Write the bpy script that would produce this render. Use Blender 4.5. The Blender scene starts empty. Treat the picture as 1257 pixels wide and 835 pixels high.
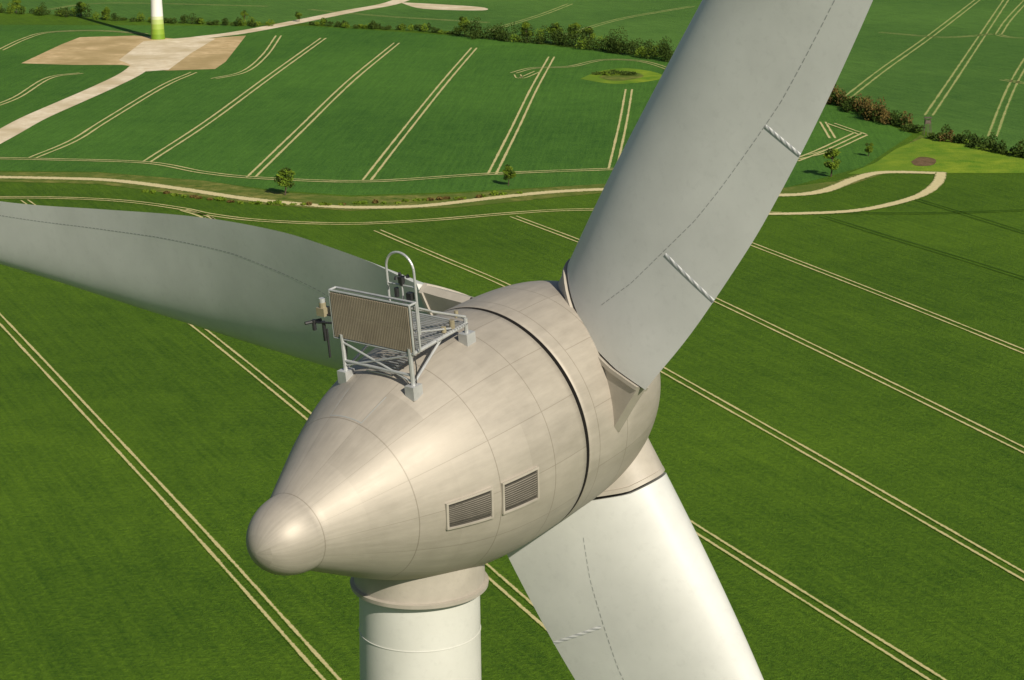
import bpy, math, random
from mathutils import Vector, Matrix
random.seed(7)
R=math.radians
scene=bpy.context.scene
# ---------------- camera ----------------
CAMH=112.0; PITCH=R(14.8); F=2530.0; W=1257.0; H=835.0
cd=bpy.data.cameras.new('camera'); cam=bpy.data.objects.new('camera',cd)
scene.collection.objects.link(cam); scene.camera=cam
cam.location=(0,0,CAMH); cam.rotation_euler=(math.pi/2-PITCH,0,0)
cd.sensor_width=36; cd.sensor_fit='HORIZONTAL'; cd.lens=F/W*36; cd.clip_start=0.5; cd.clip_end=20000
scene.view_settings.view_transform='Standard'; scene.view_settings.look='None'; scene.view_settings.exposure=0
FW=Vector((0,math.cos(PITCH),-math.sin(PITCH))); UP=Vector((0,math.sin(PITCH),math.cos(PITCH))); RT=Vector((1,0,0))
def ray(u,v): return FW+RT*((u-W/2)/F)-UP*((v-H/2)/F)
def g(u,v):      # survey bearing -> position on the ground plane
    d=ray(u,v); k=-CAMH/d.z
    return Vector((d.x*k,d.y*k,0))
# ---------------- node helpers ----------------
def newmat(n,rough=0.6):
    m=bpy.data.materials.new(n); m.use_nodes=True
    nt=m.node_tree; b=nt.nodes['Principled BSDF']; b.inputs['Roughness'].default_value=rough
    return m,nt,b
class N:
    def __init__(s,nt): s.nt=nt
    def _in(s,sock,v):
        if isinstance(v,bpy.types.NodeSocket): s.nt.links.new(v,sock)
        else: sock.default_value=v
    def math(s,op,a,b=0.0,c=0.0,clamp=False):
        n=s.nt.nodes.new('ShaderNodeMath'); n.operation=op; n.use_clamp=clamp
        s._in(n.inputs[0],a); s._in(n.inputs[1],b); s._in(n.inputs[2],c); return n.outputs[0]
    def mix(s,f,a,b):
        n=s.nt.nodes.new('ShaderNodeMix'); n.data_type='RGBA'
        s._in(n.inputs[0],f); s._in(n.inputs[6],a if isinstance(a,bpy.types.NodeSocket) else (*a,1)); s._in(n.inputs[7],b if isinstance(b,bpy.types.NodeSocket) else (*b,1)); return n.outputs[2]
    def noise(s,vec,scale,detail=3,rough=.55):
        n=s.nt.nodes.new('ShaderNodeTexNoise'); n.inputs['Scale'].default_value=scale; n.inputs['Detail'].default_value=detail; n.inputs['Roughness'].default_value=rough
        if vec is not None: s.nt.links.new(vec,n.inputs['Vector'])
        return n.outputs['Fac']
    def ramp(s,v,lo,hi):
        n=s.nt.nodes.new('ShaderNodeMapRange'); s._in(n.inputs[0],v); n.inputs[1].default_value=lo; n.inputs[2].default_value=hi; return n.outputs[0]
    def coord(s): return s.nt.nodes.new('ShaderNodeNewGeometry').outputs['Position']
    def bump(s,h,dist,st,b):
        n=s.nt.nodes.new('ShaderNodeBump'); n.inputs['Strength'].default_value=st; n.inputs['Distance'].default_value=dist
        s.nt.links.new(h,n.inputs['Height']); s.nt.links.new(n.outputs[0],b.inputs['Normal'])
    def uv(s):
        t=s.nt.nodes.new('ShaderNodeUVMap'); x=s.nt.nodes.new('ShaderNodeSeparateXYZ'); s.nt.links.new(t.outputs[0],x.inputs[0]); return x.outputs[0],x.outputs[1]
dE=(g(413,835)-g(0,390)); angE=math.atan2(dE.y,dE.x)
dM=(g(450,222)-g(582,60)); angM=math.atan2(dM.y,dM.x)
def field_col(n,pos,base,ang,var=1.0):
    dark=(base[0]*.30,base[1]*.44,base[2]*.45); lite=(base[0]*2.1,base[1]*1.6,base[2]*1.7)
    big=n.ramp(n.noise(pos,.008,3),.38,.62)
    m=n.nt.nodes.new('ShaderNodeMapping'); m.vector_type='TEXTURE'; n.nt.links.new(pos,m.inputs[0]); m.inputs['Rotation'].default_value=(0,0,ang); m.inputs['Scale'].default_value=(28,1,1)
    streak=n.ramp(n.noise(m.outputs[0],.8,4,.75),.35,.65)
    fine=n.ramp(n.noise(pos,.95,4,.9),.36,.64)
    med=n.ramp(n.noise(pos,.12,4,.65),.32,.68)
    f=n.math('ADD',n.math('MULTIPLY',big,.19),n.math('MULTIPLY',streak,.24))
    f=n.math('ADD',f,n.math('MULTIPLY',fine,.42)); f=n.math('ADD',f,n.math('MULTIPLY',med,.18*var))
    return n.mix(f,dark,lite),fine
def field_mat(name,base,ang,var=1.0):
    m,nt,b=newmat(name,.85); n=N(nt); pos=n.coord()
    c,fine=field_col(n,pos,base,ang,var); nt.links.new(c,b.inputs['Base Color']); b.inputs['Specular IOR Level'].default_value=.12
    n.bump(fine,.3,.75,b); return m
G1=(.062,.148,.0075); G2=(.055,.165,.020); G3=(.068,.178,.028)
M_f1=field_mat('crop_green',G1,angE); M_f2=field_mat('crop_green_mid',G2,angM); M_f3=field_mat('crop_green_far',G3,angM+.5)
def rough_mat(name,a,b_,c_,sc=.25):
    m,nt,b=newmat(name,.9); n=N(nt); pos=n.coord()
    f=n.ramp(n.noise(pos,sc,5,.65),.35,.65); f2=n.ramp(n.noise(pos,sc*.2,3),.4,.65)
    nt.links.new(n.mix(f2,n.mix(f,a,b_),c_),b.inputs['Base Color']); b.inputs['Specular IOR Level'].default_value=.1
    n.bump(n.noise(pos,1.5,3),.3,.8,b); return m
M_verge=rough_mat('rough_grass',(.06,.11,.012),(.24,.23,.06),(.09,.14,.02))
M_meadow=rough_mat('meadow_grass',(.09,.20,.012),(.24,.32,.025),(.12,.21,.02),.12)
M_sand=rough_mat('sandy_soil',(.46,.33,.16),(.66,.50,.28),(.40,.30,.14),.2)
M_road=rough_mat('gravel_track',(.66,.54,.36),(.80,.71,.54),(.56,.46,.29),.25)
M_dirt=rough_mat('brown_soil',(.12,.08,.04),(.2,.13,.07),(.1,.08,.03),.6)
def track_mat(name,soil,soil2,green,ang,edge=.62,brk=.25):
    m,nt,b=newmat(name,.9); n=N(nt); pos=n.coord(); u,v=n.uv()
    c,_=field_col(n,pos,green,ang)
    d=n.math('ABSOLUTE',n.math('SUBTRACT',v,.5)); d=n.math('MULTIPLY',d,2)
    ns=n.noise(pos,1.3,4,.7); ns2=n.noise(pos,.1,3)
    t=n.math('ADD',d,n.math('MULTIPLY',n.math('SUBTRACT',ns,.5),1.3)); t=n.math('ADD',t,n.math('MULTIPLY',n.math('SUBTRACT',ns2,.5),brk*2))
    f=n.ramp(t,edge+.14,edge-.14)
    s=n.mix(n.ramp(n.noise(pos,.8,4,.7),.3,.7),soil,soil2)
    nt.links.new(n.mix(f,c,s),b.inputs['Base Color']); b.inputs['Specular IOR Level'].default_value=.1
    return m
SO=(.62,.52,.27); SO2=(.44,.40,.17)
M_t1=track_mat('tyre_track_soil',SO,SO2,G1,angE,.6,.45)
M_t2=track_mat('tyre_track_soil_mid',SO,SO2,G2,angM,.6,.45)
M_t3=track_mat('tyre_track_soil_far',(.45,.42,.18),(.2,.26,.06),G3,angM+.5,.5,.6)
M_td=track_mat('tyre_track_dark',(.02,.06,.006),(.03,.07,.008),G1,angE,.6,.3)
# ---------------- ground meshes ----------------
def mkobj(name,verts,faces,mats,smooth=False,parent=None,uvs=None,mi=None):
    me=bpy.data.meshes.new(name); me.from_pydata([tuple(v) for v in verts],[],faces)
    for m in (mats if isinstance(mats,list) else [mats]): me.materials.append(m)
    if uvs:
        l=me.uv_layers.new(name='UVMap'); l.data.foreach_set('uv',[c for uv in uvs for c in uv])
    if mi: me.polygons.foreach_set('material_index',mi)
    if smooth: me.polygons.foreach_set('use_smooth',[True]*len(me.polygons))
    me.update(); ob=bpy.data.objects.new(name,me); scene.collection.objects.link(ob)
    if parent: ob.parent=parent; ob.matrix_parent_inverse=parent.matrix_world.inverted()
    return ob
def cat(pts,sub=8):
    P=[2*pts[0]-pts[1]]+list(pts)+[2*pts[-1]-pts[-2]]; out=[]
    for i in range(1,len(P)-2):
        a,b,c,d=P[i-1:i+3]
        for k in range(sub):
            t=k/sub
            out.append(.5*((2*b)+(c-a)*t+(2*a-5*b+4*c-d)*t*t+(3*b-a-3*c+d)*t**3))
    out.append(P[-2].copy()); return out
class Ribbons:
    def __init__(s): s.v=[];s.f=[];s.uv=[]
    def add(s,line,w,z,off=0):
        n=len(line); base=len(s.v); L=0
        for i,p in enumerate(line):
            d=(line[min(i+1,n-1)]-line[max(i-1,0)]); d.z=0; d.normalize(); nn=Vector((-d.y,d.x,0))
            s.v+= [p+nn*(off-w/2)+Vector((0,0,z)), p+nn*(off+w/2)+Vector((0,0,z))]
        for i in range(n-1):
            L2=L+(line[i+1]-line[i]).length
            b=base+2*i; s.f.append((b,b+2,b+3,b+1)); s.uv+=[(L,0),(L2,0),(L2,1),(L,1)]; L=L2
    def make(s,name,mat): return mkobj(name,s.v,s.f,mat,uvs=s.uv)
mkobj('ground',[(-5000,-1500,0),(5000,-1500,0),(5000,9000,0),(-5000,9000,0)],[(0,1,2,3)],M_f1)
def poly(name,px,mat,z,smooth=True):
    pts=[g(*p) for p in px]
    q=cat(pts+[pts[0]],5)[:-1] if smooth else pts
    for p in q: p.z=z
    return mkobj(name,q,[tuple(range(len(q)))],mat)
poly('wheat_field',[(-200,30),(380,32),(560,44),(830,72),(1010,122),(1120,165),(1060,205),(960,232),(740,226),(560,236),(430,240),(340,234),(250,222),(120,211),(-200,208)],M_f2,.02,False)
poly('distant_field',[(-400,-60),(1700,-60),(1700,220),(1257,192),(1150,166),(1015,122),(830,68),(560,41),(380,29),(200,26),(0,14),(-400,8)],M_f3,.04,False)
poly('grass_verge',[(-60,211),(120,212),(250,222),(340,236),(430,242),(560,238),(740,226),(960,231),(1030,222),(1075,205),(1130,166),(1140,172),(1090,212),(1030,232),(960,241),(740,237),(560,255),(430,259),(330,252),(230,240),(120,226),(-60,222)],M_verge,.06,False)
poly('meadow',[(1040,214),(1075,200),(1100,183),(1132,170),(1175,168),(1260,192),(1400,215),(1400,225),(1260,213),(1150,213)],M_meadow,.08,False)
poly('pond_reeds',[(712,97),(735,88),(765,84),(800,88),(815,95),(790,101),(750,103)],M_meadow,.06)
poly('reed_bed',[(735,95),(752,89),(778,89),(790,94),(768,99),(748,99)],M_verge,.10)
poly('sandy_pad',[(26,78),(75,55),(98,46),(165,44),(230,49),(302,44),(277,76),(264,85),(205,87),(150,80),(90,80)],M_sand,.08,False)
poly('gravel_hardstand',[(146,74),(176,51),(235,46),(264,48),(234,66),(207,86),(180,88)],M_road,.10,False)
poly('bare_soil_patch',[(490,3),(530,5),(590,9),(592,13),(520,11)],M_road,.08)
poly('spoil_heap_base',[(1118,199),(1130,193),(1148,196),(1145,203),(1125,204)],M_dirt,.12)
r=Ribbons()
def L(*px,sub=8): return cat([g(*p) for p in px],sub)
r.add(L((520,-12),(482,4),(430,14),(350,30),(290,41),(225,50),(190,66),(165,88),(130,106),(85,126),(40,146),(0,168),(-60,200)),9.5,.12)
r.make('gravel_road',M_road)
r=Ribbons()
r.add(L((-60,217),(60,219),(140,222),(220,232),(300,244),(380,252),(440,255),(520,253),(600,244),(680,236),(760,233),(880,238),(960,240),(1010,235),(1050,220),(1085,212),(1160,213)),4.4,.12)
r.add(L((900,262),(960,263),(1040,260),(1090,252),(1130,240),(1150,226),(1156,212)),3.6,.14)
r.make('farm_track',track_mat('farm_track_soil',(.66,.56,.32),(.54,.48,.24),(.07,.12,.02),angE,.85,.2))
def pair(rb,line,w=.8,gap=1.9,z=.1):
    rb.add(line,w,z,-gap/2); rb.add(line,w,z,gap/2)
r=Ribbons()
pair(r,L((-60,330),(0,392),(120,520),(250,660),(407,835),(480,915)))
pair(r,L((30,246),(120,308),(222,385),(375,508),(500,615),(622,722),(700,790),(800,880)))
pair(r,L((255,267),(400,362),(560,460),(700,548),(830,634),(1000,741),(1150,835),(1250,900)))
pair(r,L((463,283),(540,316),(620,350),(720,400),(813,454),(1000,560),(1257,708),(1400,790)))
pair(r,L((630,266),(710,296),(790,328),(875,367),(1060,456),(1257,553),(1400,625)))
pair(r,L((805,254),(860,276),(920,299),(1080,361),(1257,432),(1400,490)))
pair(r,L((-60,243),(60,243),(150,247),(220,256),(260,264),(320,271),(420,275),(520,271),(630,262),(700,258),(800,258),(960,262)),1.1,2.2)
pair(r,L((225,258),(250,266),(272,280)),1.2)
r.make('tramline_tracks',M_t1)
r=Ribbons()
pair(r,L((1010,266),(1100,294),(1180,318),(1270,346)),.8)
pair(r,L((1125,245),(1200,268),(1270,290)),.8)
pair(r,L((960,262),(1050,262),(1150,262),(1270,258)),.9)
r.make('faint_tracks',M_td)
r=Ribbons()
for l in [[(238,89),(200,106),(130,148),(90,173),(40,194)],[(397,47),(330,95),(255,150),(180,199)],[(487,53),(430,100),(370,158),(308,218)],
          [(582,59),(545,102),(500,158),(450,222)],[(677,70),(655,110),(632,158),(604,214)],[(772,110),(765,150),(752,208)],[(342,44),(325,68),(300,88),(262,97)],
          [(100,90),(60,96),(20,120),(-20,135)],[(840,118),(838,150),(830,208)]]:
    pair(r,L(*l),1.2,2.5,.1)
pair(r,L((-40,194),(60,196),(180,200),(250,212),(320,219),(450,223),(600,214),(752,208),(900,204),(1000,190),(1060,166)),1.2,2.6,.13)
pair(r,L((0,62),(30,48),(60,40),(120,38),(180,42)),1.2,2.6,.13)
pair(r,L((630,90),(655,84),(700,82),(740,74),(790,76),(840,92)),.9,2.6,.13)
pair(r,L((635,92),(640,96),(660,88)),.9,2.6,.13)
pair(r,L((975,198),(1010,184),(1055,163)),1.3,2.6,.15); pair(r,L((1010,150),(1022,170)),1.1); pair(r,L((1020,152),(1060,166)),1.1,2.6,.16)
r.make('tramline_tracks',M_t2)
r=Ribbons()
for l in [[(1040,120),(1085,85),(1140,46),(1200,0)],[(1140,142),(1165,105),(1195,60),(1235,0)],[(1218,168),(1232,130),(1248,95),(1275,50)],[(1222,42),(1240,46),(1280,48)],[(1226,42),(1240,22),(1270,-10)],
          [(60,12),(100,6),(160,4),(330,8)],[(600,38),(660,20),(700,5)],[(690,45),(760,24),(850,8)],[(840,62),(900,30)],[(1230,98),(1280,106)],[(1080,40),(1160,46),(1220,42)],[(380,12),(470,20),(600,28)]]:
    pair(r,L(*l),1.5,2.8,.1)
r.make('tramline_tracks',M_t3)
# ---------------- foliage ----------------
def leaf_mat(name,a,b_):
    m,nt,b=newmat(name,.8); n=N(nt); pos=n.coord()
    f=n.ramp(n.noise(pos,.45,3,.6),.35,.65); f2=n.ramp(n.noise(pos,3,2,.6),.3,.7)
    nt.links.new(n.mix(n.math('MULTIPLY_ADD',f2,.4,n.math('MULTIPLY',f,.6)),a,b_),b.inputs['Base Color']); b.inputs['Specular IOR Level'].default_value=.15
    return m
M_leaf=leaf_mat('foliage',(.018,.040,.007),(.065,.10,.013)); M_leaf2=leaf_mat('spring_foliage',(.07,.13,.01),(.17,.24,.02)); M_leafb=leaf_mat('russet_foliage',(.06,.045,.015),(.17,.12,.03))
M_bark=rough_mat('bark',(.06,.045,.03),(.1,.08,.06),(.08,.06,.04),2)
class Leaves:
    def __init__(s): s.v=[];s.f=[];s.m=[]
    def leaf(s,p,sz,mi=0):
        a=Vector((random.gauss(0,1),random.gauss(0,1),random.gauss(0,1))).normalized(); b=a.cross(Vector((random.gauss(0,1),random.gauss(0,1),random.gauss(0,1)))).normalized()
        k=len(s.v); s.v+=[p-a*sz,p+b*sz*.7,p+a*sz,p-b*sz*.7]; s.f.append((k,k+1,k+2,k+3)); s.m.append(mi)
    def clump(s,c,rx,rz,n,sz,mi=0):
        for _ in range(n):
            d=Vector((random.gauss(0,1),random.gauss(0,1),random.gauss(0,1))).normalized()*(random.random()**.4)
            s.leaf(c+Vector((d.x*rx,d.y*rx,d.z*rz)),sz*random.uniform(.6,1.3),mi)
def limb(V,Fc,M,p,q,r0,r1,mi,n=6):
    d=(q-p).normalized(); a=d.orthogonal().normalized(); b=d.cross(a); k=len(V)
    for c,rr in ((p,r0),(q,r1)):
        for i in range(n):
            t=2*math.pi*i/n; V.append(c+(a*math.cos(t)+b*math.sin(t))*rr)
    for i in range(n): Fc.append((k+i,k+(i+1)%n,k+n+(i+1)%n,k+n+i)); M.append(mi)
    if n>4:
        Fc.append(tuple(range(k+n,k+2*n))); M.append(mi); Fc.append(tuple(reversed(range(k,k+n)))); M.append(mi)
def hedge(name,px,h,w,mats,dens=1.0,var=.5,pick=(0,0,0,1)):
    lv=Leaves(); line=L(*px,sub=12); 
    for i in range(len(line)-1):
        a,b=line[i],line[i+1]; d=(b-a).length; k=max(1,int(d/2.2*dens))
        swell=.95+.22*math.sin(i*.9)+.15*math.sin(i*2.3)
        for j in range(k):
            p=a.lerp(b,random.random())+Vector((random.uniform(-w,w)*.5,random.uniform(-w,w)*.5,0))
            hh=h*random.uniform(1-var,1+var*.6)*swell
            lv.clump(p+Vector((0,0,hh*.48)),w*.5*random.uniform(.6,1.0),hh*.52,int(90+hh*20),.36, random.choice(pick) )
            if random.random()<.5: limb(lv.v,lv.f,lv.m,p,p+Vector((0,0,hh*.6)),.12,.05,2,4)
    return mkobj(name,lv.v,lv.f,mats,mi=lv.m)
hm=[M_leaf,M_leaf2,M_bark]
hedge('hedgerow',[(385,31),(440,35),(500,37),(560,43)],3.4,4.5,hm,1.0)
hedge('hedgerow',[(560,45),(610,49),(660,53),(700,58),(760,65),(830,76)],8,8,hm,1.6,.45,(0,0,0,0,0,0,1))
hedge('hedgerow',[(-30,14),(40,18),(110,22)],5.5,7,hm,1.0); hedge('hedgerow',[(115,24),(200,28),(270,31),(330,33)],3.6,5,hm,.9)
hedge('hedgerow',[(1008,121),(1040,134),(1080,149),(1124,162)],5.2,5.5,[M_leaf,M_leafb,M_bark],2.1,.55,(0,0,1))
hedge('hedgerow',[(1148,170),(1200,181),(1252,194),(1330,208)],4,4.5,[M_leaf,M_leafb,M_bark],1.9,.55,(0,0,0,1))
hedge('hedgerow',[(738,93),(755,91),(780,93)],1.2,5,hm,.6)
hedge('scrub_row',[(180,236),(300,249),(400,252),(520,247),(640,238)],.7,2.5,[M_leaf2,M_leafb,M_bark],.35)
def tree(u,v,h,mats=None,wd=.32):
    base=g(u,v); lv=Leaves()
    limb(lv.v,lv.f,lv.m,base,base+Vector((.05*h,0,h*.45)),h*.03,h*.02,2)
    limb(lv.v,lv.f,lv.m,base+Vector((.05*h,0,h*.45)),base+Vector((.02*h,0,h*.8)),h*.02,h*.008,2)
    for i in range(17):
        a=random.uniform(0,6.28); z=random.uniform(.34,.92); rr=h*wd*(1-abs(z-.6)*1.3)*random.uniform(.3,1)
        c=base+Vector((math.cos(a)*rr,math.sin(a)*rr,h*z))
        limb(lv.v,lv.f,lv.m,base+Vector((.04*h,0,h*(z-.15))),c,h*.012,h*.004,2,4)
        lv.clump(c,h*.15,h*.12,95,h*.035,random.choice([0,1,1]))
    return mkobj('deciduous_tree',lv.v,lv.f,mats or hm,mi=lv.m)
for t in [(350,240,8.5),(624,228,6),(1020,217,8.5),(1066,192,4.5),(130,24,7),(367,27,5.5),(300,26,5.5),(706,56,10.5),(722,58,9),(682,54,10)]: tree(*t)
tree(570,44,9); tree(100,20,8); tree(20,16,8); tree(645,52,9.5)
def box(V,Fc,M,c,sx,sy,sz,mi=0,rot=None):
    k=len(V)
    for x in (-1,1):
        for y in (-1,1):
            for z in (-1,1):
                o=Vector((x*sx/2,y*sy/2,z*sz/2)); V.append(c+(rot@o if rot else o))
    for f in ((0,1,3,2),(4,6,7,5),(0,4,5,1),(2,3,7,6),(0,2,6,4),(1,5,7,3)): Fc.append(tuple(k+i for i in f)); M.append(mi)
V=[];Fc=[];Mi=[]; b0=g(1138,166)
M_wood=rough_mat('weathered_wood',(.10,.08,.06),(.16,.13,.10),(.12,.1,.08),3)
for sx in (-1,1):
    for sy in (-1,1): limb(V,Fc,Mi,b0+Vector((sx*1.3,sy*1.3,0)),b0+Vector((sx*.9,sy*.9,4)),.1,.09,0)
box(V,Fc,Mi,b0+Vector((0,0,4.1)),2.1,2.1,.15); box(V,Fc,Mi,b0+Vector((0,0,4.7)),1.9,1.9,1.0)
for sx in (-1,1):
    for sy in (-1,1): box(V,Fc,Mi,b0+Vector((sx*.88,sy*.88,5.55)),.12,.12,.7)
box(V,Fc,Mi,b0+Vector((0,0,6.0)),2.5,2.5,.15)
limb(V,Fc,Mi,b0+Vector((-.3,-2.2,0)),b0+Vector((-.3,-.95,4)),.05,.05,0,4); limb(V,Fc,Mi,b0+Vector((.3,-2.2,0)),b0+Vector((.3,-.95,4)),.05,.05,0,4)
for i in range(10): limb(V,Fc,Mi,b0+Vector((-.3,-2.2+.125*i,.4*i)),b0+Vector((.3,-2.2+.125*i,.4*i)),.04,.04,0,4)
mkobj('hunting_stand',V,Fc,M_wood,mi=Mi)

# ---------------- turbine materials ----------------
def nacelle_mat(name,seams,long_from,nlong=14):
    m,nt,b=newmat(name,.42); n=N(nt); u,v=n.uv(); o=n.coord()
    s=None
    for t in seams:
        d=n.math('LESS_THAN',n.math('ABSOLUTE',n.math('SUBTRACT',v,t)),.010)
        s=d if s is None else n.math('MAXIMUM',s,d)
    fr=n.math('ABSOLUTE',n.math('SUBTRACT',n.math('FRACT',n.math('MULTIPLY',u,nlong)),.5))
    l=n.math('LESS_THAN',fr,.007); l=n.math('MULTIPLY',l,n.math('GREATER_THAN',v,long_from))
    s=n.math('MAXIMUM',s,n.math('MULTIPLY',l,.8))
    n1=n.ramp(n.noise(o,1.1,5,.6),.3,.7)
    mp=n.nt.nodes.new('ShaderNodeCombineXYZ'); nt.links.new(n.math('MULTIPLY',u,80),mp.inputs[0]); nt.links.new(n.math('MULTIPLY',v,.8),mp.inputs[1])
    n2=n.ramp(n.noise(mp.outputs[0],1,5,.75),.32,.7)
    wn=nt.nodes.new('ShaderNodeTexWhiteNoise'); cb=nt.nodes.new('ShaderNodeCombineXYZ')
    nt.links.new(n.math('FLOOR',n.math('ADD',n.math('MULTIPLY',u,nlong),.5)),cb.inputs[0]); nt.links.new(n.math('FLOOR',n.math('MULTIPLY',v,.6)),cb.inputs[1]); nt.links.new(cb.outputs[0],wn.inputs[0])
    f=n.math('ADD',n.math('MULTIPLY',n1,.35),n.math('MULTIPLY',n2,.38)); f=n.math('ADD',f,n.math('MULTIPLY',wn.outputs['Value'],.27))
    c=n.mix(f,(.30,.27,.225),(.48,.435,.37))
    c=n.mix(n.math('MULTIPLY',s,.42),c,(.11,.09,.06))
    nt.links.new(c,b.inputs['Base Color']); b.inputs['Metallic'].default_value=.25
    nt.links.new(n.ramp(n.math('ADD',n.math('MULTIPLY',n1,.5),n.math('MULTIPLY',n2,.5)),-2.3,2.6),b.inputs['Roughness'])
    n.bump(n.noise(o,1.3,3),.02,.35,b); return m
TN=-5.75
M_nac=nacelle_mat('nacelle_aluminium',[TN,-4.15,-2.5,-1.05],TN)
M_spin=nacelle_mat('spinner_aluminium',[.42,1.4],.42,12)
def paint(name,a,b_,rough=.4,sc=.6):
    m,nt,b=newmat(name,rough); n=N(nt); o=n.coord()
    f=n.ramp(n.noise(o,sc,5,.6),.3,.7); f2=n.ramp(n.noise(o,sc*9,3,.7),.55,.8)
    nt.links.new(n.mix(n.math('MULTIPLY',f2,.25),n.mix(f,a,b_),tuple(x*.7 for x in a)),b.inputs['Base Color'])
    if rough==.4: nt.links.new(n.ramp(f,-3.0,5.5),b.inputs['Roughness'])
    return m
M_blade=paint('blade_paint',(.56,.565,.54),(.65,.655,.625))
M_tower=paint('tower_paint',(.54,.54,.49),(.61,.61,.56))
M_flange=paint('flange_metal',(.34,.31,.26),(.44,.40,.34),.5,1.5)
M_dark=paint('dark_gap',(.02,.018,.016),(.03,.027,.024),.8)  # near-black colour; on the nacelle gap ring it paints in the shade
M_seam=paint('seam_sealant',(.28,.29,.28),(.36,.37,.36),.7)
M_galv=paint('galvanised_steel',(.42,.43,.43),(.56,.57,.57),.45,3); M_galv.node_tree.nodes['Principled BSDF'].inputs['Metallic'].default_value=.4
M_black=paint('black_plastic',(.015,.015,.017),(.03,.03,.032),.5)
M_brass=paint('sensor_housing',(.22,.19,.13),(.32,.28,.18),.4,3)
M_louv=paint('louvre_slats',(.065,.06,.05),(.10,.09,.075),.5,4)
M_pan=paint('grille_slats',(.24,.20,.15),(.32,.27,.20),.6,2)
m,nt,b=newmat('rope_wrap',.7); n=N(nt); u,v=n.uv()
f=n.math('GREATER_THAN',n.math('FRACT',n.math('ADD',n.math('MULTIPLY',u,6),v)),.45)
nt.links.new(n.mix(f,(.38,.39,.40),(.72,.72,.72)),b.inputs['Base Color']); M_rope=m
m,nt,b=newmat('banded_tower_paint',.5); n=N(nt); x=nt.nodes.new('ShaderNodeSeparateXYZ'); nt.links.new(n.coord(),x.inputs[0])
cr=nt.nodes.new('ShaderNodeValToRGB'); cr.color_ramp.interpolation='CONSTANT'; e=cr.color_ramp.elements
e[0].color=(.16,.28,.015,1); e[1].position=.9; e[1].color=(.72,.73,.68,1); 
for p,c in ((.2,(.22,.35,.03,1)),(.4,(.30,.42,.07,1)),(.6,(.40,.5,.16,1)),(.78,(.55,.6,.35,1))):
    q=e.new(p); q.color=c
nt.links.new(n.ramp(x.outputs[2],0,12),cr.inputs[0]); nt.links.new(cr.outputs[0],b.inputs['Base Color']); M_band=m

def interp(tab,x):
    if x<=tab[0][0]: return tab[0][1]
    for i in range(len(tab)-1):
        if x<=tab[i+1][0]:
            x0,y0=tab[i];x1,y1=tab[i+1]
            ym=tab[i-1] if i>0 else (2*x0-x1,2*y0-y1); yp=tab[i+2] if i+2<len(tab) else (2*x1-x0,2*y1-y0)
            h=x1-x0; m0=(y1-ym[1])/(x1-ym[0]); m1=(yp[1]-y0)/(yp[0]-x0); t=(x-x0)/h
            return (2*t**3-3*t**2+1)*y0+(t**3-2*t**2+t)*h*m0+(-2*t**3+3*t**2)*y1+(t**3-t**2)*h*m1
    return tab[-1][1]
NR=.76
NAC=[(TN,NR),(-5.1,1.13),(-4.15,1.65),(-3.2,2.07),(-2.2,2.34),(-1.1,2.46),(0,2.46)]
def nose(k):
    a=k*math.pi/2; return (TN-1.02*math.cos(a), NR*math.sin(a)**1.05 if a>0 else .002)
SP=[(.04,2.46),(.42,2.455),(1.2,2.44),(1.8,2.39),(2.4,2.28),(3.0,2.07),(3.6,1.73),(4.05,1.32),(4.35,.88),(4.5,.5),(4.56,.2)]
def revolve(name,prof,N_,M,mat,parent,split=False):
    V=[];Fc=[];U=[]
    for t,rr in prof:
        for j in range(N_):
            a=2*math.pi*j/N_+math.pi; V.append(M@Vector((math.sin(a)*rr,t,math.cos(a)*rr)))
    for i in range(len(prof)-1):
        for j in range(N_):
            a=i*N_+j;b_=i*N_+(j+1)%N_;c=b_+N_;d=a+N_; Fc.append((a,b_,c,d)); u0=j/N_;u1=(j+1)/N_
            U+=[(u0,prof[i][0]),(u1,prof[i][0]),(u1,prof[i+1][0]),(u0,prof[i+1][0])]
    ob=mkobj(name,V,Fc,mat,True,parent,U)
    if split: md=ob.modifiers.new('w','EDGE_SPLIT'); md.split_angle=R(28)
    return ob
CH=[(1.5,3.8),(4,3.95),(5.5,3.95),(7,3.85),(10,3.4),(14,2.6),(18,1.95),(26,1.3),(33,.85),(35,.35)]
TH=[(2.6,.47),(5,.42),(7,.35),(10,.28),(15,.22),(35,.14)]
TW=[(1.5,34),(2.6,33),(4,28),(5.5,24),(7,20),(10,14),(15,7),(35,0)]
def lin(t,x):
    if x<=t[0][0]: return t[0][1]
    for a,b_ in zip(t,t[1:]):
        if x<=b_[0]: return a[1]+(b_[1]-a[1])*(x-a[0])/(b_[0]-a[0])
    return t[-1][1]
def blade_pt(r_,x,side,off,BM):
    c=interp(CH,r_); th=lin(TH,r_)
    x=min(max(x,0),1)
    y=5*th*c*(.2969*math.sqrt(x)-.126*x-.3516*x*x+.2843*x**3-.1036*x**4)
    y=y*side+ (x*(1-x))*.12*c*1 + off*side
    cx=(x-.30)*c; tw=R(interp(TW,r_))
    ca,sa=math.cos(tw),math.sin(tw)
    return BM@Vector((cx*ca+y*sa*1.0, -cx*sa+y*ca, r_))
def cutd(x): return lin([(0,0),(.2,-.02),(.45,-.28),(.62,-.42),(.8,-.34),(1,-.12)],x)
SEAMX=[(2.7,.50),(4,.60),(6,.70),(9,.78),(12,.8),(30,.8)]
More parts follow.
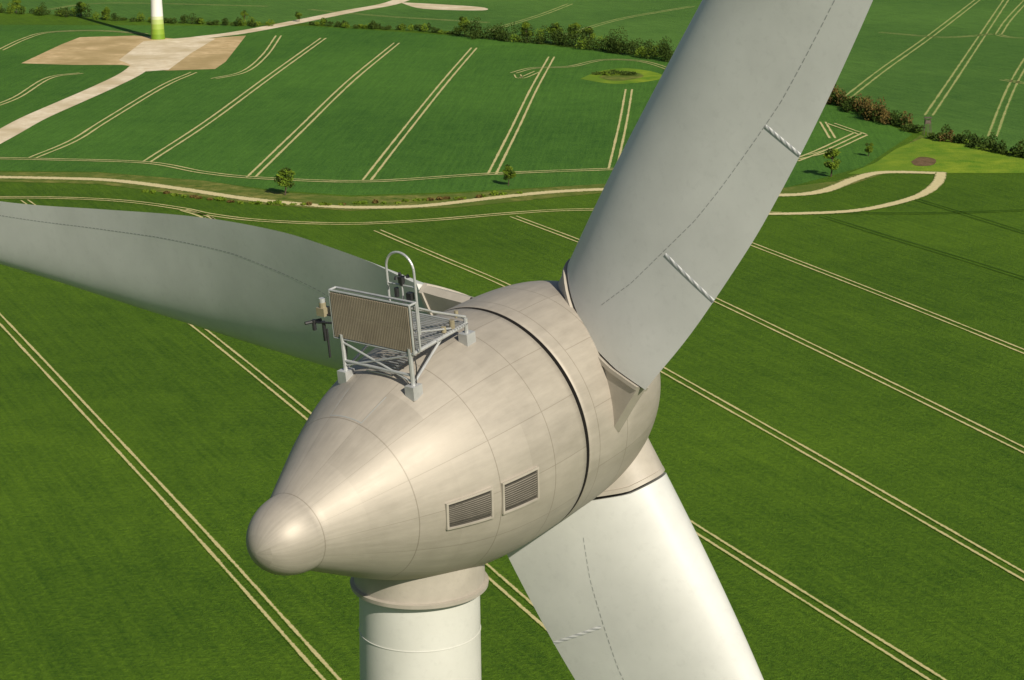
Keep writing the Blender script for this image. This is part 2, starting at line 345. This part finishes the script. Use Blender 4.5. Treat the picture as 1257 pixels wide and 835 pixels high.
def build_turbine(base,topz,yaw,tilt,rot,rb,rt,tower_mat,hub_center,detail=True):
    root=bpy.data.objects.new('wind_turbine',None); scene.collection.objects.link(root); root.location=base; bpy.context.view_layer.update()
    a=Vector((math.sin(yaw)*math.cos(tilt),math.cos(yaw)*math.cos(tilt),math.sin(tilt))); s=Vector((math.cos(yaw),-math.sin(yaw),0)); u=s.cross(a)
    M=Matrix.Translation(hub_center)@Matrix((s,a,u)).transposed().to_4x4()
    seg=128 if detail else 32
    prof=[nose(k/14) for k in range(14)]+[(TN+(-.04-TN)*k/40,interp(NAC,TN+(-.04-TN)*k/40)) for k in range(41)]+[(-.03,2.44),(-.03,2.34)]
    revolve('nacelle_shell',prof,seg,M,M_nac,root)
    revolve('nacelle_gap_shade',[(-.1,2.36),(.055,2.36),(.06,2.455)],seg,M,M_dark,root,True)  # gap shade painted on: near-black ring covers the lip that catches sun
    sp=[(.065,2.40),(.065,2.452)]+[(.07+4.49*k/44,interp(SP,.07+4.49*k/44)) for k in range(45)]+[(4.58,.002)]
    revolve('rotor_spinner',sp,seg,M,M_spin,root)
    Z=Matrix.Translation(base)@Matrix.Rotation(math.pi/2,4,'X')
    pr=[(topz*k/24, rb+(rt-rb)*(k/24)**.6 if not detail else rb+(rt-rb)*(k/24)) for k in range(25)]
    revolve('tower',pr,96,Z,tower_mat,root)
    if detail:
        revolve('tower_flange',[(topz-.02,rt-.1),(topz-.02,rt+.17),(topz+.06,rt+.18),(topz+.07,rt+.10),(topz+.1,rt+.10),(topz+1.5,rt+.10)],96,Z,M_flange,root,True)
        revolve('tower_joint',[(topz-.98,rt+.0),(topz-.975,rt+.022),(topz-.96,rt+.022),(topz-.955,rt+.0)],96,Z,M_tower,root,True)
    TB=2.4
    for i in range(3):
        ph=rot+i*2*math.pi/3
        rad=Vector((math.sin(ph),0,math.cos(ph))); tr=Vector((math.cos(ph),0,-math.sin(ph)))
        nrm=Vector((0,1,0))
        B=M@Matrix.Translation((0,TB,0))@Matrix((tr,nrm,rad)).transposed().to_4x4()
        C=B@Matrix(((1,0,0,0),(0,0,-1,0),(0,1,0,0),(0,0,0,1)))
        revolve('blade_root_%d'%(i+1),[(1.5,.6),(2.6,.6)],48,C,M_dark,root)
        K=28; xs=[(1-math.cos(math.pi*k/K))/2 for k in range(K+1)]; n_=2*K
        V=[];Fc=[]
        for r_,of in ((1.2,.02),(2.0,.02),(2.52,.02),(2.53,.06),(2.62,.06),(2.62,-.1)):
            V+=[blade_pt(r_+cutd(x)*(1 if r_>2.3 else 0),x*.97,1,of,B) for x in xs]+[blade_pt(r_+cutd(x)*(1 if r_>2.3 else 0),x*.97,-1,of,B) for x in reversed(xs[1:-1])]
        for q in range(5):
            for j in range(n_): Fc.append((q*n_+j,q*n_+(j+1)%n_,(q+1)*n_+(j+1)%n_,(q+1)*n_+j))
        st=mkobj('blade_fairing_%d'%(i+1),V,Fc,M_flange,True,root); md=st.modifiers.new('w','EDGE_SPLIT'); md.split_angle=R(35)
        rs=[2.68,2.8]+[3.0+.3*k for k in range(39)]+[14.75+1.0*k for k in range(20)]+[34.2,34.7,34.95]
        V=[];Fc=[]
        for r_ in rs:
            fd=max(0,1-(r_-2.68)/1.3); fd=fd*fd*(3-2*fd) if r_>2.68 else 1
            V+=[blade_pt(r_+cutd(x)*fd,x,1,0,B) for x in xs]+[blade_pt(r_+cutd(x)*fd,x,-1,0,B) for x in reversed(xs[1:-1])]
        for q in range(len(rs)-1):
            for j in range(n_): Fc.append((q*n_+j,q*n_+(j+1)%n_,(q+1)*n_+(j+1)%n_,(q+1)*n_+j))
        for k in range(1,K): Fc.append((k,k+1,n_-k-1,n_-k) if k<K-1 else (k,k+1,n_-k))
        Fc.append((0,1,n_-1))
        Fc.append(tuple(range((len(rs)-1)*n_,len(rs)*n_)))
        bl=mkobj('blade_%d'%(i+1),V,Fc,M_blade,True,root)
        md=bl.modifiers.new('w','EDGE_SPLIT'); md.split_angle=R(35)
        if detail:
            V=[];Fc=[]
            for side in (1,-1):
                r_=3.1
                while r_<30:
                    x0=lin(SEAMX,r_); x1=lin(SEAMX,r_+.1)
                    k=len(V); dx=.008/interp(CH,r_)
                    V+=[blade_pt(r_,x0-dx,side,.005,B),blade_pt(r_,x0+dx,side,.005,B),blade_pt(r_+.1,x1+dx,side,.005,B),blade_pt(r_+.1,x1-dx,side,.005,B)]
                    Fc.append((k,k+1,k+2,k+3)); r_+=.15
            mkobj('blade_seam_%d'%(i+1),V,Fc,M_seam,False,root)
            if i!=2:
                V=[];Fc=[];U=[]
                for r0,xa in (((5.0,.67),(8.4,.77)) if i==0 else ((5.0,.67),)):
                    for side in (1,-1):
                        k=len(V); nn=16
                        for j in range(nn+1):
                            x=xa+(1-xa)*j/nn
                            for q_,(dr,of) in enumerate(((0,.002),(.015,.014),(.04,.009),(.06,.014),(.075,.002))): V.append(blade_pt(r0+dr,x,side,of,B))
                        for j in range(nn):
                            for p in range(4):
                                q=k+5*j+p; Fc.append((q,q+1,q+6,q+5)); U+=[(j/nn,p/4),(j/nn,(p+1)/4),((j+1)/nn,(p+1)/4),((j+1)/nn,p/4)]
                mkobj('rope_wraps_%d'%(i+1),V,Fc,M_rope,True,root,U)
    return root,M
D=42.0
HC=cam.location+ray(602,519)*(D)
YAW=R(38.5); TILT=R(7.2)
a_h=Vector((math.sin(YAW),math.cos(YAW),0))
TT=-2.25
tb=HC+a_h*TT; TZ=HC.z+TT*math.sin(TILT)-2.50
root,M=build_turbine(Vector((tb.x,tb.y,0)),TZ,YAW,TILT,R(31.5),2.3,1.2,M_tower,HC)
def part(name,V,Fc,mat,smooth=False,Mi=None): return mkobj(name,[M@v for v in V],Fc,mat,smooth,root,mi=Mi)
def surf(t,psi,off=0):
    rr=interp(NAC,t)+off; return Vector((math.sin(psi)*rr,t,math.cos(psi)*rr))
for wi,(t0,t1) in enumerate(((-3.63,-2.75),(-2.45,-1.6))):
    p0,p1=R(87),R(101.5)
    def patch(ta,tb_,pa,pb,o0,o1,V,Fc):
        k=len(V); nt_=6
        for i in range(nt_+1):
            t=ta+(tb_-ta)*i/nt_
            V+= [surf(t,pa,o0),surf(t,pa,o1),surf(t,pb,o1),surf(t,pb,o0)]
        for i in range(nt_):
            for j in range(3): q=k+4*i+j; Fc.append((q,q+1,q+5,q+4))
        Fc.append((k,k+1,k+2,k+3)); q=k+4*nt_; Fc.append((q+3,q+2,q+1,q))
    V=[];Fc=[]; patch(t0,t1,p0,p1,-.05,.008,V,Fc); part('window_recess_%d'%(wi+1),V,Fc,M_dark)
    V=[];Fc=[]; fw=.04; fa=R(1.0)
    patch(t0-fw,t1+fw,p0-fa,p0,-.02,.05,V,Fc); patch(t0-fw,t1+fw,p1,p1+fa,-.02,.05,V,Fc)
    patch(t0-fw,t0,p0+.001,p1-.001,-.02,.045,V,Fc); patch(t1,t1+fw,p0+.001,p1-.001,-.02,.045,V,Fc)
    part('window_frame_%d'%(wi+1),V,Fc,M_flange)
    V=[];Fc=[]
    for k in range(13):
        pa=p0+(p1-p0)*(k+.1)/13; pb=p0+(p1-p0)*(k+.65)/13
        patch(t0+.005,t1-.005,pa,pb,.009,.018,V,Fc)
    part('window_louvres_%d'%(wi+1),V,Fc,M_louv)
# ---- instrument platform ----
V=[];Fc=[];Mi=[]
def bar(p,q,r_=.03,mi=0,n=8): limb(V,Fc,Mi,Vector(p),Vector(q),r_,r_,mi,n)
YP=-3.1; YF=-1.3; PB=2.74; PT=3.70; XL=-1.06; XR=.96
def foot(x,t):
    rr=interp(NAC,t); z=math.sqrt(rr*rr-x*x); box(V,Fc,Mi,Vector((x,t,z+.06)),.22,.26,.26); return z
feet={}
for x,t in ((-.86,YP),(.86,YP),(-.72,YF),(.72,YF)): feet[(x,t)]=foot(x,t)
DZ=2.7
for x in (-.86,.86):
    z=feet[(x,YP)]; bar((x,YP,z),(x,YP,PB+.1),.045); 
    xf=-.72 if x<0 else .72; zf=feet[(xf,YF)]
    bar((xf,YF,zf),(xf,YF,DZ+.12),.04); bar((x,YP,PT-.05),(xf,YF,DZ+.15),.024); bar((x,YP,DZ),(xf,YF,DZ),.04)
    bar((x,YP,z+.2),(xf,-2.0,DZ-.02),.026); bar((x,YP,PT),(x,-2.4,PT-.35),.018); bar((x,YP+.02,PB+.4),(xf,-1.7,DZ+.05),.018)
bar((-.86,YP,2.3),(.86,YP,2.3),.03); bar((-.86,YP,2.2),(.86,YP,2.7),.022); bar((.86,YP,2.16),(-.86,YP,2.68),.022)
bar((-.72,YF,DZ),(.72,YF,DZ),.04); bar((-.86,-2.3,DZ),(.86,-2.3,DZ),.03)
bar((-.72,YF,DZ+.12),(.72,YF,DZ+.12),.022)
for k in range(23): bar((-.8,YP+.1+k*.076,DZ+.03),(.8,YP+.1+k*.076,DZ+.03),.014,0,4)
for k in range(14):
    yy=YP+.05+k*.07; bar((-.35,yy,interp(NAC,yy)+.05),(.3,yy,interp(NAC,yy)+.05),.014,0,4)
for p,q in (((XL,YP,PB),(XR,YP,PB)),((XL,YP,PT),(XR,YP,PT)),((XL,YP,PB),(XL,YP,PT)),((XR,YP,PB),(XR,YP,PT)),((XL,YP+.18,PT),(XR,YP+.18,PT)),((XL,YP,PT),(XL,YP+.18,PT)),((XR,YP,PT),(XR,YP+.18,PT)),((XR,YP+.18,PB),(XR,YP+.18,PT))): bar(p,q,.022)
hx0,hx1=.25,.93; hy=YP+.25; zc=4.27; rad=(hx1-hx0)/2
pts=[Vector((hx0,hy,PB+.3))]+[Vector(((hx0+hx1)/2-rad*math.cos(a),hy,zc+rad*math.sin(a))) for a in [math.pi*k/16 for k in range(17)]]+[Vector((hx1,hy,PB+.3))]
for p,q in zip(pts,pts[1:]): bar(p,q,.024)
bar((hx0,hy,3.97),(hx1,hy,3.97),.018)
bar((.6,hy,3.5),(.6,hy,4.05),.018)
part('platform_frame',V,Fc,M_galv,False)
V=[];Fc=[];Mi=[]
for k in range(46): 
    x=XL+.05+(XR-XL-.1)*k/45; box(V,Fc,Mi,Vector((x,YP,(PB+PT)/2)),.026,.05,PT-PB-.07)
box(V,Fc,Mi,Vector(((XL+XR)/2,YP,(PB+PT)/2)),XR-XL-.06,.03,.03)
part('grille_panel',V,Fc,M_pan)
V=[];Fc=[];Mi=[]; box(V,Fc,Mi,Vector(((XL+XR)/2,YP+.08,(PB+PT)/2)),XR-XL-.08,.03,PT-PB-.08); part('panel_backing',V,Fc,M_louv)
V=[];Fc=[];Mi=[]; hx=.6
bar((hx,hy,3.97),(hx,hy,4.09),.045); box(V,Fc,Mi,Vector((hx,hy,4.07)),.09,.09,.12,0)
for k in range(3):
    an=2*math.pi*k/3+.4; e=Vector((hx+.13*math.cos(an),hy+.13*math.sin(an),4.15)); bar((hx,hy,4.15),e,.01); limb(V,Fc,Mi,e-Vector((0,0,.03)),e+Vector((0,0,.03)),.04,.02,0,8)
bar((.45,hy,3.72),(.45,hy,3.9),.045); box(V,Fc,Mi,Vector((.78,hy,3.78)),.12,.1,.14)
bar((XL,YP,3.03),(XL-.5,YP-.05,2.98),.022); bar((XL,YP,3.18),(XL-.35,YP,3.18),.022)
bar((XL-.46,YP-.05,2.83),(XL-.46,YP-.05,3.04),.04); bar((XL-.55,YP-.2,3.0),(XL-.4,YP+.1,3.0),.035); bar((XL-.25,YP,2.63),(XL-.25,YP,3.03),.035)
bar((XL-.08,YP-.1,2.35),(XL-.08,YP-.1,2.93),.022)
for k in range(6):
    bar((XL+.22+.02*math.sin(k),YP+.06,PB-.1*k),(XL+.22+.02*math.sin(k+1),YP+.06,PB-.1*(k+1)),.012,0,5)
    bar((.93+.02*math.sin(k-1),YP+.04,PB-.1*k),(.93+.02*math.sin(k),YP+.04,PB-.1*(k+1)),.012,0,5)
part('sensor_cluster',V,Fc,M_black)
V=[];Fc=[];Mi=[]
box(V,Fc,Mi,Vector((XL-.22,YP,3.24)),.2,.18,.16); bar((XL-.22,YP,3.32),(XL-.22,YP,3.42),.07,0,12)
bar((.72,-1.7,DZ+.05),(.72,-1.7,DZ+.22),.055,0,12); bar((.72,-1.95,DZ+.05),(.72,-1.95,DZ+.16),.05,0,12); bar((.5,YF,DZ+.1),(.5,YF,DZ+.24),.04,0,12)
part('obstruction_lights',V,Fc,M_brass)
V=[];Fc=[];Mi=[]; bar((XL-.22,YP,3.42),(XL-.22,YP,3.5),.06,0,12); part('beacon_lens',V,Fc,M_galv)
V=[];Fc=[]
for ta,tb_,pa,pb in ((-4.1,-3.45,R(-14),R(-13.4)),(-4.1,-3.45,R(13.4),R(14)),(-4.12,-4.1,R(-14),R(14))):
    k=len(V); nn=10
    for i in range(nn+1):
        for j in range(2):
            if abs(tb_-ta)>.1: V.append(surf(ta+(tb_-ta)*i/nn,pa+(pb-pa)*j,.006))
            else: V.append(surf(ta+(tb_-ta)*j,pa+(pb-pa)*i/nn,.006))
    for i in range(nn): q=k+2*i; Fc.append((q,q+1,q+3,q+2))
part('roof_hatch_seam',V,Fc,M_seam)
# ---- distant turbine ----
b2=g(194,48); 
build_turbine(b2,98,R(44),R(4),R(52),3.45,1.2,M_band,Vector((b2.x+1.4,b2.y+1.4,101)),False)
# ---------------- light ----------------
EL=R(35); AZ=math.atan2(.50,-.87)
w=bpy.data.worlds.new('World'); scene.world=w; w.use_nodes=True; nt=w.node_tree
sk=nt.nodes.new('ShaderNodeTexSky'); sk.sky_type='NISHITA'; sk.sun_disc=False; sk.sun_elevation=EL; sk.sun_rotation=AZ
nt.links.new(sk.outputs[0],nt.nodes['Background'].inputs[0]); nt.nodes['Background'].inputs[1].default_value=.055
sd=bpy.data.lights.new('sun','SUN'); sd.energy=5.0; sd.angle=R(.5); sd.color=(1,.92,.78)
so=bpy.data.objects.new('sun',sd); scene.collection.objects.link(so)
S=Vector((math.sin(AZ)*math.cos(EL),math.cos(AZ)*math.cos(EL),math.sin(EL))); so.rotation_euler=S.to_track_quat('Z','Y').to_euler(); so.location=(0,0,300)
